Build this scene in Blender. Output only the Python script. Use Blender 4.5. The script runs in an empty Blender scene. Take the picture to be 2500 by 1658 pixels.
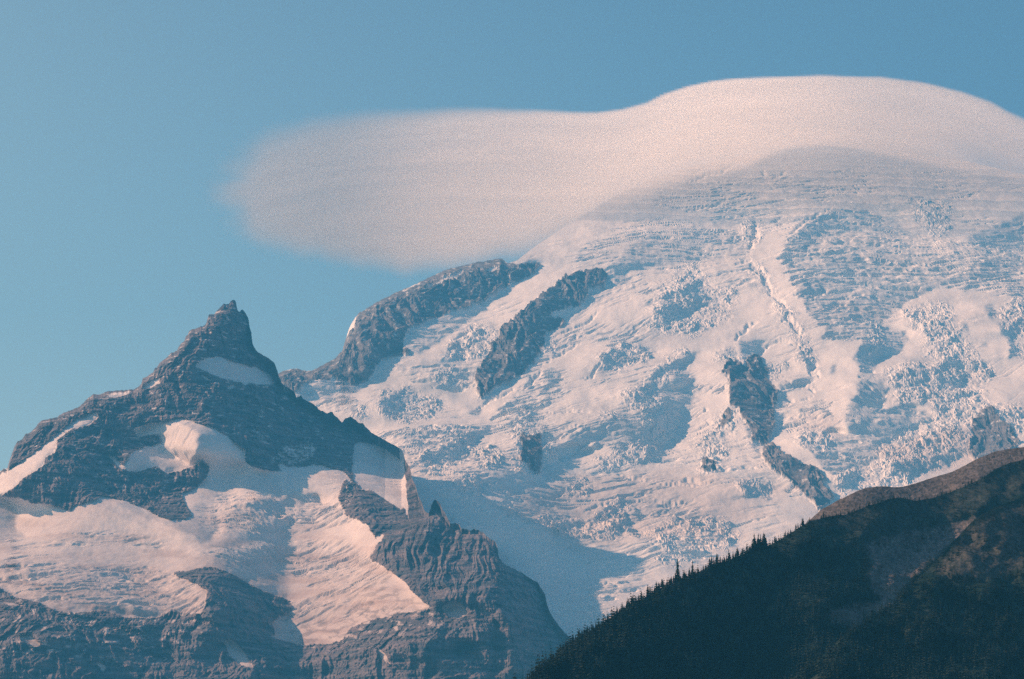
import bpy, math, random
import numpy as np
from mathutils import Vector
random.seed(5)
RNG = np.random.default_rng(11)
sc = bpy.context.scene
COL = sc.collection

# ------------------------------------------------------------------ camera
PITCH = math.radians(12.5); HF = math.radians(20.0)
FPX = 1250.0/math.tan(HF/2)          # focal length in photo pixels
CAMZ = 2.0
cd = bpy.data.cameras.new("camera"); cam = bpy.data.objects.new("camera", cd); COL.objects.link(cam)
cd.sensor_width = 36.0; cd.angle = HF; cd.clip_start = 1.0; cd.clip_end = 90000.0
cam.location = (0, 0, CAMZ); cam.rotation_euler = (math.pi/2 + PITCH, 0, 0)
sc.camera = cam

# ------------------------------------------------------------------ light
SUN_EL = math.radians(33.0); SUN_AZ = math.radians(-83.5)   # azimuth from +Y towards +X
SKY_FAR = (.52, .58, .68, 1); SKY_NEAR = (1.2, 1.12, .95, 1)
world = bpy.data.worlds.new("World"); sc.world = world; world.use_nodes = True
wn = world.node_tree.nodes; wl = world.node_tree.links
sky = wn.new("ShaderNodeTexSky"); sky.sky_type = 'NISHITA'; sky.sun_disc = False
sky.sun_elevation = SUN_EL; sky.sun_rotation = SUN_AZ % (2*math.pi)
sky.altitude = 1500; sky.air_density = 1.0; sky.dust_density = 1.6; sky.ozone_density = 1.0
tint = wn.new("ShaderNodeMix"); tint.data_type = 'RGBA'; tint.blend_type = 'MULTIPLY'
tint.inputs[0].default_value = 1.0; tint.inputs[7].default_value = (1.27, 1.0, .76, 1)
wl.new(sky.outputs[0], tint.inputs[6])
# the sky is paler low down on the sun's side and deeper away from it
tc = wn.new("ShaderNodeTexCoord"); dt = wn.new("ShaderNodeVectorMath"); dt.operation = 'DOT_PRODUCT'; dt.inputs[1].default_value = Vector((-.62, 0, -.78))
wl.new(tc.outputs["Generated"], dt.inputs[0]); mr = wn.new("ShaderNodeMapRange"); mr.inputs[1].default_value = -.36; mr.inputs[2].default_value = .02
mr.interpolation_type = 'SMOOTHSTEP'; wl.new(dt.outputs["Value"], mr.inputs[0])
gm = wn.new("ShaderNodeMix"); gm.data_type = 'RGBA'; gm.inputs[6].default_value = SKY_FAR; gm.inputs[7].default_value = SKY_NEAR
wl.new(mr.outputs[0], gm.inputs[0]); t2 = wn.new("ShaderNodeMix"); t2.data_type = 'RGBA'; t2.blend_type = 'MULTIPLY'; t2.inputs[0].default_value = 1
wl.new(tint.outputs[2], t2.inputs[6]); wl.new(gm.outputs[2], t2.inputs[7]); wl.new(t2.outputs[2], wn["Background"].inputs[0])
wn["Background"].inputs[1].default_value = 0.10
sd = bpy.data.lights.new("sun", 'SUN'); sun = bpy.data.objects.new("sun", sd); COL.objects.link(sun)
sd.energy = 5.0; sd.angle = math.radians(0.5); sd.color = (1.0, 0.535, 0.31)
SDIR = Vector((math.sin(SUN_AZ)*math.cos(SUN_EL), math.cos(SUN_AZ)*math.cos(SUN_EL), math.sin(SUN_EL)))
sun.rotation_euler = SDIR.to_track_quat('Z', 'Y').to_euler(); sun.location = (-9000, 8000, 9000)
sc.view_settings.view_transform = 'Standard'; sc.view_settings.look = 'None'
sc.view_settings.exposure = 1.04; sc.view_settings.gamma = 1.0
sc.render.engine = 'CYCLES'
sc.cycles.transparent_max_bounces = 64; sc.cycles.max_bounces = 5; sc.cycles.volume_bounces = 1
sc.cycles.use_denoising = False; sc.cycles.sample_clamp_indirect = 4.0
HAZE_DENSITY = 5.0e-5; HAZE_COLOR = (.07, .47, .94, 1)

# ------------------------------------------------------------------ pixel canvas tools
U0, V0, ST = -700, 0, 2.0
CW, CH = 1950, 1300
def sample(M, u, v):
    x = np.clip((u-U0)/ST, 0, CW-1.001); y = np.clip((v-V0)/ST, 0, CH-1.001)
    xi = x.astype(np.int32); yi = y.astype(np.int32); fx = (x-xi).astype(np.float32); fy = (y-yi).astype(np.float32)
    return (M[yi, xi]*(1-fx)+M[yi, xi+1]*fx)*(1-fy) + (M[yi+1, xi]*(1-fx)+M[yi+1, xi+1]*fx)*fy
TAG = dict(F=(0, 0, 1.0), P1=(0, 650, .4229), P2=(0, 1058, .3827), P3=(700, 1058, .3827), P4=(1500, 1058, .4228),
           Q1=(700, 550, .3827), Q2=(1500, 350, .4228), Q3=(1500, 750, .4228), R1=(1500, 120, .4228), R2=(1000, 600, .2551),
           R3=(1000, 950, .2551), R4=(1500, 850, .2551), R5=(2000, 650, .2124), R6=(1300, 1350, .2537))
def pts(tag, s):
    a = np.array([float(t) for t in s.replace(',', ' ').split()]).reshape(-1, 2)
    ox, oy, k = TAG[tag]
    return a*k + np.array([ox, oy])
def fill(M, P, val=1.0, add=False):
    x = (P[:, 0]-U0)/ST; y = (P[:, 1]-V0)/ST
    y0 = max(0, int(np.floor(y.min()))); y1 = min(CH-1, int(np.ceil(y.max())))
    xn = np.roll(x, -1); yn = np.roll(y, -1)
    for r in range(y0, y1+1):
        c = r + 0.25
        k = ((y <= c) & (yn > c)) | ((yn <= c) & (y > c))
        xs = np.sort(x[k] + (c-y[k])/(yn[k]-y[k])*(xn[k]-x[k]))
        for i in range(0, len(xs)-1, 2):
            a = max(0, int(round(xs[i]))); b = min(CW, int(round(xs[i+1])))
            if b > a:
                if add: M[r, a:b] += val
                else: M[r, a:b] = val
    return M
def mask(spec, val=1.0):
    """spec: list of (tag, 'x y x y ...'[, value])"""
    M = np.zeros((CH, CW), np.float32)
    for s in spec:
        fill(M, pts(s[0], s[1]), s[2] if len(s) > 2 else val)
    return M
def stroke(M, P, w, val=1.0):
    """ragged line of half width w px tapering to both ends"""
    n = max(8, int(np.abs(np.diff(P, axis=0)).sum()/4)); d = np.r_[0, np.cumsum(np.hypot(*np.diff(P, axis=0).T))]
    t = np.linspace(0, d[-1], n); q = np.stack([np.interp(t, d, P[:, 0]), np.interp(t, d, P[:, 1])], 1)
    q += RNG.normal(0, w*.45, q.shape)
    g = np.gradient(q, axis=0); g /= np.maximum(np.hypot(g[:, 0], g[:, 1]), 1e-6)[:, None]
    ww = w*np.sin(np.linspace(.15, math.pi-.15, n))[:, None]*RNG.uniform(.4, 1.3, (n, 1)); nn = np.stack([-g[:, 1], g[:, 0]], 1)*ww
    for i in range(n-1): fill(M, np.array([q[i]+nn[i], q[i+1]+nn[i+1], q[i+1]-nn[i+1], q[i]-nn[i]]), val)
_fy = np.fft.fftfreq(CH)[:, None]; _fx = np.fft.rfftfreq(CW)[None, :]
def blur(M, sx, sy=None):
    sy = sx if sy is None else sy
    sx /= ST; sy /= ST
    k = np.exp(-2*(math.pi**2)*((_fx*sx)**2 + (_fy*sy)**2))
    return np.fft.irfft2(np.fft.rfft2(M)*k, s=(CH, CW)).astype(np.float32)
def sstep(a, b, x):
    t = np.clip((x-a)/(b-a), 0, 1); return t*t*(3-2*t)
# ------------------------------------------------------------------ noise
_perm = RNG.permutation(4096).astype(np.int32)
_ang = RNG.random(4096)*2*math.pi; _gx = np.cos(_ang).astype(np.float32); _gy = np.sin(_ang).astype(np.float32)
_rv = RNG.random(4096).astype(np.float32)
def _h(i, j): return _perm[(_perm[i & 4095] + j) & 4095]
def perlin(x, y):
    xi = np.floor(x); yi = np.floor(y); fx = (x-xi).astype(np.float32); fy = (y-yi).astype(np.float32)
    xi = xi.astype(np.int32); yi = yi.astype(np.int32)
    ux = fx*fx*fx*(fx*(fx*6-15)+10); uy = fy*fy*fy*(fy*(fy*6-15)+10)
    def g(a, b):
        h = _h(xi+a, yi+b); return _gx[h]*(fx-a)+_gy[h]*(fy-b)
    n0 = g(0, 0); n0 += ux*(g(1, 0)-n0)
    n1 = g(0, 1); n1 += ux*(g(1, 1)-n1)
    return (n0+uy*(n1-n0))*1.5
def fbm(x, y, o=4, g=.5, ridged=False):
    s = 0; a = 1.0; t = 0
    for i in range(o):
        n = perlin(x*2**i+17.3*i, y*2**i-9.1*i)
        if ridged: n = 1-2*np.abs(n)
        s = s+a*n; t += a; a *= g
    return s/t
def worley(x, y):
    xi = np.floor(x).astype(np.int32); yi = np.floor(y).astype(np.int32)
    f1 = np.full(x.shape, 9., np.float32); f2 = f1.copy(); idv = np.zeros(x.shape, np.float32)
    for a in (-1, 0, 1):
        for b in (-1, 0, 1):
            h = _h(xi+a, yi+b)
            d = (xi+a+_rv[h]-x)**2 + (yi+b+_rv[(h*7+13) & 4095]-y)**2
            k = d < f1
            f2 = np.where(k, f1, np.minimum(f2, d)); f1 = np.where(k, d, f1); idv = np.where(k, _rv[(h*3+5) & 4095], idv)
    return np.sqrt(f1), np.sqrt(f2), idv

# ------------------------------------------------------------------ pixel -> world
cP, sP = math.cos(PITCH), math.sin(PITCH)
def tanE(v):
    b = (829.0-v)/FPX
    return (sP + b*cP)/(cP - b*sP)
def place(u, v, D):
    b = (829.0-v)/FPX; den = cP - b*sP
    return (u-1250.0)/FPX/den*D, D, CAMZ + (sP+b*cP)/den*D
def polyline_v(P, us):
    return np.interp(us, P[:, 0], P[:, 1])

# ------------------------------------------------------------------ materials
def newmat(name):
    m = bpy.data.materials.new(name); m.use_nodes = True
    return m, m.node_tree.nodes, m.node_tree.links
def mixc(n, l, fac, a, b):
    x = n.new("ShaderNodeMix"); x.data_type = 'RGBA'
    for s, val in ((0, fac), (6, a), (7, b)):
        if isinstance(val, (int, float)): x.inputs[s].default_value = val
        elif isinstance(val, tuple): x.inputs[s].default_value = val
        else: l.new(val, x.inputs[s])
    return x.outputs[2]
def noise(n, l, scale, detail=5, rough=.6, vec=None, stretch=None):
    t = n.new("ShaderNodeTexNoise"); t.inputs["Scale"].default_value = scale
    t.inputs["Detail"].default_value = detail; t.inputs["Roughness"].default_value = rough
    g = n.new("ShaderNodeNewGeometry"); mp = n.new("ShaderNodeMapping")
    l.new(g.outputs["Position"], mp.inputs[0]); mp.inputs["Scale"].default_value = stretch or (1, 1, 1)
    l.new(mp.outputs[0], t.inputs["Vector"]); return t.outputs["Fac"]
def ramp(n, l, fac, a, b):
    m = n.new("ShaderNodeMapRange"); m.interpolation_type = 'SMOOTHSTEP'
    m.inputs[1].default_value = a; m.inputs[2].default_value = b
    l.new(fac, m.inputs[0]); return m.outputs[0]
def terrain_mat(name, rockA, rockB, snowA, snowB, debris, nscale=0.02):
    m, n, l = newmat(name); bs = n["Principled BSDF"]
    bs.inputs["Roughness"].default_value = 0.85; bs.inputs["Specular IOR Level"].default_value = 0.15
    at = n.new("ShaderNodeAttribute"); at.attribute_name = "rock"
    ad = n.new("ShaderNodeAttribute"); ad.attribute_name = "debris"
    rock = mixc(n, l, ramp(n, l, noise(n, l, nscale, 6, .65, stretch=(.35, .35, 4)), .35, .65), rockA, rockB)
    rock = mixc(n, l, ramp(n, l, noise(n, l, nscale*6, 3, .6), .62, .72), rock, tuple(min(1, c*1.5) for c in rockA[:3])+(1,))
    sn = mixc(n, l, ramp(n, l, noise(n, l, nscale*.25, 5, .6), .4, .7), snowA, snowB)
    sn = mixc(n, l, ad.outputs["Fac"], sn, debris)
    l.new(mixc(n, l, at.outputs["Fac"], sn, rock), bs.inputs["Base Color"])
    return m
M_C = terrain_mat("glacier_and_rock", (.12, .13, .15, 1), (.21, .20, .215, 1), (.78, .76, .75, 1), (.68, .67, .67, 1), (.44, .35, .33, 1), .012)
M_B = terrain_mat("peak_rock_and_snow", (.05, .065, .085, 1), (.19, .165, .185, 1), (.72, .68, .68, 1), (.62, .57, .57, 1), (.36, .28, .27, 1), .02)

# ------------------------------------------------------------------ mesh writer
def tag(o, label=None, cat=None, group=None, kind=None):
    if label: o["label"] = label
    if cat: o["category"] = cat
    if group: o["group"] = group
    if kind: o["kind"] = kind
    return o
def mesh_from(name, V, faces, mat, attrs={}, parent=None, smooth=False):
    me = bpy.data.meshes.new(name)
    V = np.ascontiguousarray(V, np.float32); faces = np.ascontiguousarray(faces, np.int32)
    k = faces.shape[1]
    me.vertices.add(len(V)); me.vertices.foreach_set("co", V.ravel())
    me.loops.add(faces.size); me.loops.foreach_set("vertex_index", faces.ravel())
    me.polygons.add(len(faces)); me.polygons.foreach_set("loop_start", np.arange(0, faces.size, k, dtype=np.int32))
    me.polygons.foreach_set("loop_total", np.full(len(faces), k, np.int32))
    me.polygons.foreach_set("use_smooth", np.full(len(faces), smooth, bool))
    for an, av in attrs.items():
        a = me.attributes.new(an, 'FLOAT', 'POINT'); a.data.foreach_set("value", np.ascontiguousarray(av, np.float32).ravel())
    me.update(calc_edges=True)
    me.materials.append(mat)
    o = bpy.data.objects.new(name, me); COL.objects.link(o)
    if parent: o.parent = parent
    return o
def grid_faces(R, C):
    i = np.arange(R-1)[:, None]*C + np.arange(C-1)[None, :]
    return np.stack([i, i+C, i+C+1, i+1], -1).reshape(-1, 4)
def sub_mesh(name, V, F, sel, mat, attrs, parent=None):
    f = F[sel]; idx, inv = np.unique(f, return_inverse=True)
    return mesh_from(name, V[idx], inv.reshape(f.shape), mat, {k: a[idx] for k, a in attrs.items()}, parent)

def column_grid(us, vtop, vfine, nfine, vend, ncoarse):
    # rows follow the smoothed skyline; its teeth only bend the rows just below it
    vs = smooth1(vtop, 29); off = vtop-vs
    t = np.linspace(0, 1, nfine)[:, None]
    v = vs[None, :] + (np.maximum(vfine, vs+60)[None, :] - vs[None, :])*t
    v = v + off[None, :]*np.exp(-(v-vs[None, :])/np.maximum(55, 3*np.abs(off))[None, :])
    t2 = (np.arange(1, ncoarse+1)/ncoarse)[:, None]
    v2 = v[-1:] + (vend-v[-1:])*t2
    v = np.vstack([v, v2])
    return np.broadcast_to(us[None, :], v.shape).astype(np.float64), v
def integrate_down(v, s, Dtop):
    T = tanE(v); sl = np.maximum(s, T+.05)
    sm = (sl[1:]+sl[:-1])/2; Tm = (T[1:]+T[:-1])/2
    dl = (T[1:]-T[:-1])/(sm-Tm)
    return Dtop[None, :]*np.exp(np.vstack([np.zeros((1, v.shape[1])), np.cumsum(dl, 0)]))
def profile_depth(v, smap, Dtop, vref):
    """depth from one smooth slope profile, hung from depth Dtop at row vref of every column"""
    tv = np.linspace(60, 2500, 2441)[:, None]
    f = integrate_down(tv, np.interp(tv, smap[0], smap[1]), np.ones(1))[:, 0]; tv = tv[:, 0]
    return Dtop[None, :]*np.interp(v, tv, f)/np.interp(vref, tv, f)[None, :]
def smooth1(a, n):
    k = np.hanning(n+2)[1:-1]; k /= k.sum(); return np.convolve(np.pad(a, n//2, mode='edge'), k, 'valid')[:len(a)]
def integrate_up(v, s, Dref, vref):
    D = integrate_down(v, s, np.ones(v.shape[1]))
    # scale columns so that the depth at vref is Dref
    out = np.empty_like(D)
    for c in range(v.shape[1]):
        d = np.interp(vref, v[:, c], D[:, c]); out[:, c] = D[:, c]*Dref[c]/d
    return out
def back_rows(x, y, z, n, step, drop):
    """real far side behind a skyline: rows going back and down"""
    k = np.arange(n, 0, -1)[:, None].astype(float); kk = k**1.5
    g = fbm(x[0][None, :]/90+k*.7, k*.8+3, 3)*step*.5
    return (np.vstack([x[:1]+0*k, x]), np.vstack([y[:1]+step*kk, y]), np.vstack([z[:1]-drop*step*kk - np.abs(g)*k*.6, z]))
_ky = 2*math.pi*_fy; _kx = 2*math.pi*_fx
def relief_from_gradient(G, mpp, L=150., alpha=.06, lim=260, soft=(2.5, 2.5)):
    """surface whose depth slopes like G (metres per metre) where G is set, relaxing elsewhere"""
    g = np.fft.rfft2(blur(G, *soft)); e = (ST/L)**2
    R = np.fft.irfft2(1j*_kx*g/(_kx**2 + alpha*_ky**2 + e), s=(CH, CW)).astype(np.float32)*ST*mpp
    return lim*np.tanh(R/lim)

# =================================================================== THE GREAT GLACIATED MOUNTAIN
def build_mountain():
    us = np.arange(-500, 3000, 2.3)
    sil = np.array([[-700, 1300], [-300, 1230], [100, 1120], [400, 1010], [600, 950], [690, 908], [708, 902], [722, 901], [738, 905], [760, 906], [778, 898], [803, 883], [820, 876],
                    [829, 862], [836, 857], [845, 825], [853, 800], [868, 775], [878, 765], [914, 742], [945, 726], [975, 712], [1018, 692], [1050, 678], [1085, 661], [1120, 651], [1160, 642],
                    [1195, 636], [1224, 632], [1238, 642], [1262, 636], [1300, 606], [1360, 566], [1480, 490], [1600, 430], [1720, 398], [1850, 376], [2000, 366], [2200, 372], [2350, 392],
                    [2500, 425], [2700, 500], [3100, 700]], float)
    vt = polyline_v(sil, us)
    vt += fbm(us/14, us*0+2.2, 4)*np.interp(us, [600, 860, 1240, 1300, 3000], [5, 3.5, 2, 2, 2])
    u, v = column_grid(us, vt, np.full(us.shape, 1590.), 880, 2380., 40)
    # ---- painted masks
    rocks = [("Q1", "-60 925 0 930 50 918 130 935 200 910 270 870 330 830 345 760 400 700 440 640 455 570 500 520 560 480 700 400 830 330 1000 270 1200 220 1370 200 1400 240 1500 262 1600 238 1625 270 1560 318 1520 352 1440 378 1350 432 1240 502 1100 552 950 602 850 640 760 690 738 780 800 832 700 852 600 872 545 960 525 1012 420 1018 350 985 250 990 120 1020 60 1080 -60 1060"),
             ("R2", "640 1200 700 1150 780 980 830 900 880 820 950 740 1080 640 1220 510 1380 400 1500 300 1560 280 1640 268 1700 238 1840 250 1900 290 1890 360 1850 400 1700 420 1690 460 1740 500 1560 600 1500 700 1460 800 1320 850 1290 950 1240 1060 1150 1150 1100 1230 950 1325 830 1365 760 1430 690 1462 650 1400 650 1330 620 1290"),
             ("R4", "1080 140 1180 130 1220 180 1260 175 1270 85 1400 75 1420 170 1470 210 1450 290 1520 330 1570 420 1540 600 1530 780 1500 860 1440 930 1300 900 1340 820 1230 680 1190 590 1130 560 1100 470 1110 300 1080 250 1020 240"),
             ("R4", "1460 930 1560 940 1580 1010 1680 1060 1840 1150 1920 1160 1960 1220 2060 1280 1960 1300 2050 1380 2130 1450 1980 1568 1850 1440 1760 1330 1690 1290 1600 1230 1540 1190 1450 1120 1420 1050"),
             ("Q3", "2060 660 2150 600 2200 600 2230 670 2310 725 2340 790 2290 850 2100 900 2040 860 2070 760"),
             ("R3", "1050 470 1150 460 1260 480 1275 700 1230 850 1130 740 1050 680 1080 560"),
             ("R4", "1060 600 1130 620 1130 720 1000 790 980 830 950 800 1020 720"), ("R4", "850 1080 990 1100 960 1180 840 1190")]
    rock_no = [("Q1", "690 445 740 415 870 352 860 372 760 425"), ("Q1", "820 445 900 390 1100 300 1190 296 1080 340 930 410"), ("Q1", "940 440 1080 375 1200 335 1190 352 1060 402"),
               ("Q1", "1240 300 1330 275 1400 262 1390 275 1300 302"), ("R2", "1340 700 1400 640 1560 600 1530 680 1400 740")]
    RK = mask(rocks); RK = np.maximum(RK - mask(rock_no), 0)
    serac = [("R2", "350 1100 380 960 480 880 560 790 700 740 880 800 820 1000 700 1050 500 1110"), ("R2", "170 1230 300 1220 480 1180 590 1250 560 1330 430 1350 300 1290"),
             ("R2", "1780 1150 1880 1010 2000 940 2150 960 2352 1020 2300 1080 2100 1150 1950 1200 1850 1210"), ("R2", "1250 1050 1300 880 1400 900 1440 960 1300 1040"),
             ("Q1", "590 1130 660 1060 760 1035 870 1090 970 1105 980 1190 860 1240 700 1248 600 1200"), ("Q1", "430 1160 490 1160 520 1200 470 1240 430 1200"),
             ("R3", "1020 340 1280 340 1330 480 1290 780 1290 870 1050 840 1020 600"), ("R3", "640 550 850 560 880 740 750 780 660 680"),
             ("R3", "470 840 620 810 660 930 760 980 640 1050 540 1070 430 1010 310 990"), ("R3", "1570 870 1710 850 1740 950 1670 1040 1560 1020"),
             ("R3", "1690 1250 1850 1130 2000 1030 2100 1090 2080 1300 2020 1440 1850 1450 1690 1410"), ("R3", "1190 1210 1350 1200 1660 1280 1670 1430 1300 1390 1240 1300"),
             ("R3", "80 680 250 600 420 490 600 420 620 560 480 700 330 830 160 790"), ("R3", "1300 520 1480 580 1480 700 1340 740 1280 680"),
             ("R3", "1780 650 2050 640 2060 740 1850 770"), ("R3", "1830 200 2050 210 2060 270 1860 260"),
             ("R4", "300 330 420 220 440 130 560 100 640 20 700 40 690 200 590 240 500 250 510 310 420 350"), ("R4", "110 430 300 340 400 420 370 550 230 590 140 530"),
             ("R4", "240 620 480 520 660 600 640 740 600 850 480 1000 420 1100 300 1080 340 900 270 780"), ("R4", "780 930 980 740 1040 580 1160 590 1200 780 1100 880 1100 1010 1000 1110 980 1190 820 1220 840 1060 940 1040 820 1000"),
             ("R4", "1700 890 1880 750 2080 790 2110 950 2000 990 1850 940"), ("R4", "1150 1290 1400 1260 1520 1300 1490 1420 1330 1410 1190 1360"),
             ("R4", "1410 200 1620 120 1640 190 1560 290 1430 300"), ("R4", "0 940 280 900 380 1000 300 1100 0 1120"), ("R4", "930 60 1100 20 1200 40 1230 170 1080 120 960 130"),
             ("R4", "1800 60 1900 80 1960 230 1880 200 1810 150"),
             ("R5", "950 500 1300 400 1480 430 1600 690 1790 920 1790 1060 1650 1110 1400 1060 1210 990 1170 800 1050 650"), ("R5", "760 1180 1000 1110 1350 1120 1500 1250 1700 1350 1650 1568 850 1568 900 1400 800 1350"),
             ("R5", "1740 1110 1950 1110 2000 1300 1900 1400 1950 1568 1700 1568 1670 1300"), ("R5", "2200 380 2354 360 2354 700 2250 700 2050 640"), ("R5", "2100 660 2354 680 2354 1200 2280 950 2150 760"),
             ("R5", "640 690 740 680 720 1000 600 1100 560 960"), ("Q3", "1520 820 1700 700 1850 650 2050 640 2030 850 1900 920 1650 1030 1540 900"), ("Q3", "1900 250 2100 300 2120 600 2030 800 1850 640 1880 400"),
             ("Q3", "2100 560 2260 580 2365 560 2365 760 2240 680"), ("Q3", "1240 1000 1500 900 1700 1000 1600 1040 1300 1080"),
             ("Q2", "1720 330 1900 330 1960 480 1880 560 1760 450"), ("Q2", "750 440 850 440 830 560 760 600"), ("Q2", "790 650 880 760 920 860 860 860 780 700"), ("Q2", "930 900 1040 980 1010 1050 940 1000"),
             ("Q2", "180 1040 330 940 480 880 700 830 720 900 640 1000 500 1100 300 1100"), ("Q2", "1010 1060 1090 1060 1160 1300 1080 1260"), ("F", "1690 640 1740 700 1720 760 1660 740 1590 770 1620 700", .7),
             ("R6", "1150 60 1500 20 1560 90 1400 150 1200 130", .5), ("F", "1640 1270 1780 1265 1800 1330 1700 1360 1600 1340 1560 1300", .8)]
    SE = mask(serac)
    crev = [("R3", "0 430 500 340 850 330 500 430 200 540 0 560"), ("R3", "760 300 950 190 1280 120 1300 220 1150 310 980 330"), ("R3", "1050 90 1300 0 1460 70 1200 150"),
            ("R3", "1280 460 2250 210 2352 300 2352 600 1900 580 1650 660 1330 720"), ("R3", "1380 790 1850 650 2300 600 2352 760 1900 770 1450 820"), ("R3", "600 1100 1100 1040 1350 1050 900 1120 650 1200"),
            ("R3", "1200 1050 1500 900 1600 900 1600 1000 1380 1070 1250 1080"), ("R3", "860 1240 1000 1140 1120 1150 930 1250"), ("R3", "930 1370 1200 1200 2000 1300 2050 1450 1500 1460 1100 1400"), ("R3", "1400 220 1800 180 1700 260 1500 280"),
            ("R4", "500 1250 1000 1270 1150 1290 950 1340 600 1330"), ("R4", "1550 600 2050 480 2100 700 1650 800"), ("R4", "430 1470 780 1450 800 1540 500 1560"), ("R4", "600 360 1080 350 1090 440 700 420"),
            ("R4", "700 960 1000 940 1000 1000 720 1010"), ("R4", "1560 1270 1950 1330 1950 1450 1700 1430"), ("R6", "280 410 700 250 900 290 970 350 700 470 450 480"), ("R6", "150 520 300 500 680 570 710 640 600 695 450 625 250 595"),
            ("R6", "1000 0 1700 0 1750 60 1600 100 1100 60"), ("Q1", "1300 1240 1480 1080 1640 1130 1650 1260 1400 1270"), ("Q1", "1480 1060 1700 920 1760 1000 1700 1110 1550 1100"), ("Q1", "600 1330 900 1280 1320 1270 1100 1420 800 1500 640 1430"),
            ("Q1", "640 1440 700 1560 900 1568 1100 1500 1000 1440"), ("Q1", "1280 1000 1640 800 2000 560 1950 640 1700 850 1500 980"), ("Q1", "160 1120 420 1110 480 1180 300 1190"), ("Q1", "700 900 1000 880 1250 940 1200 1040 1000 1060 800 1000"),
            ("Q2", "0 700 250 480 550 460 800 520 760 700 600 800 300 900 0 900", .6), ("Q2", "940 640 1250 370 1460 370 1700 480 1800 560 2000 560 2365 500 2365 900 2200 860 1900 830 1700 900 1530 1060 1400 1150 1230 1130 1100 950", .8),
            ("F", "1600 430 2350 400 2450 560 2000 580 1600 520", .3), ("F", "900 1150 1300 1000 1600 950 1900 1100 1900 1250 1500 1420 1100 1280", .35), ("F", "1450 560 1750 520 1850 700 1500 860 1350 760", .35)]
    CR = mask(crev)
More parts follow.
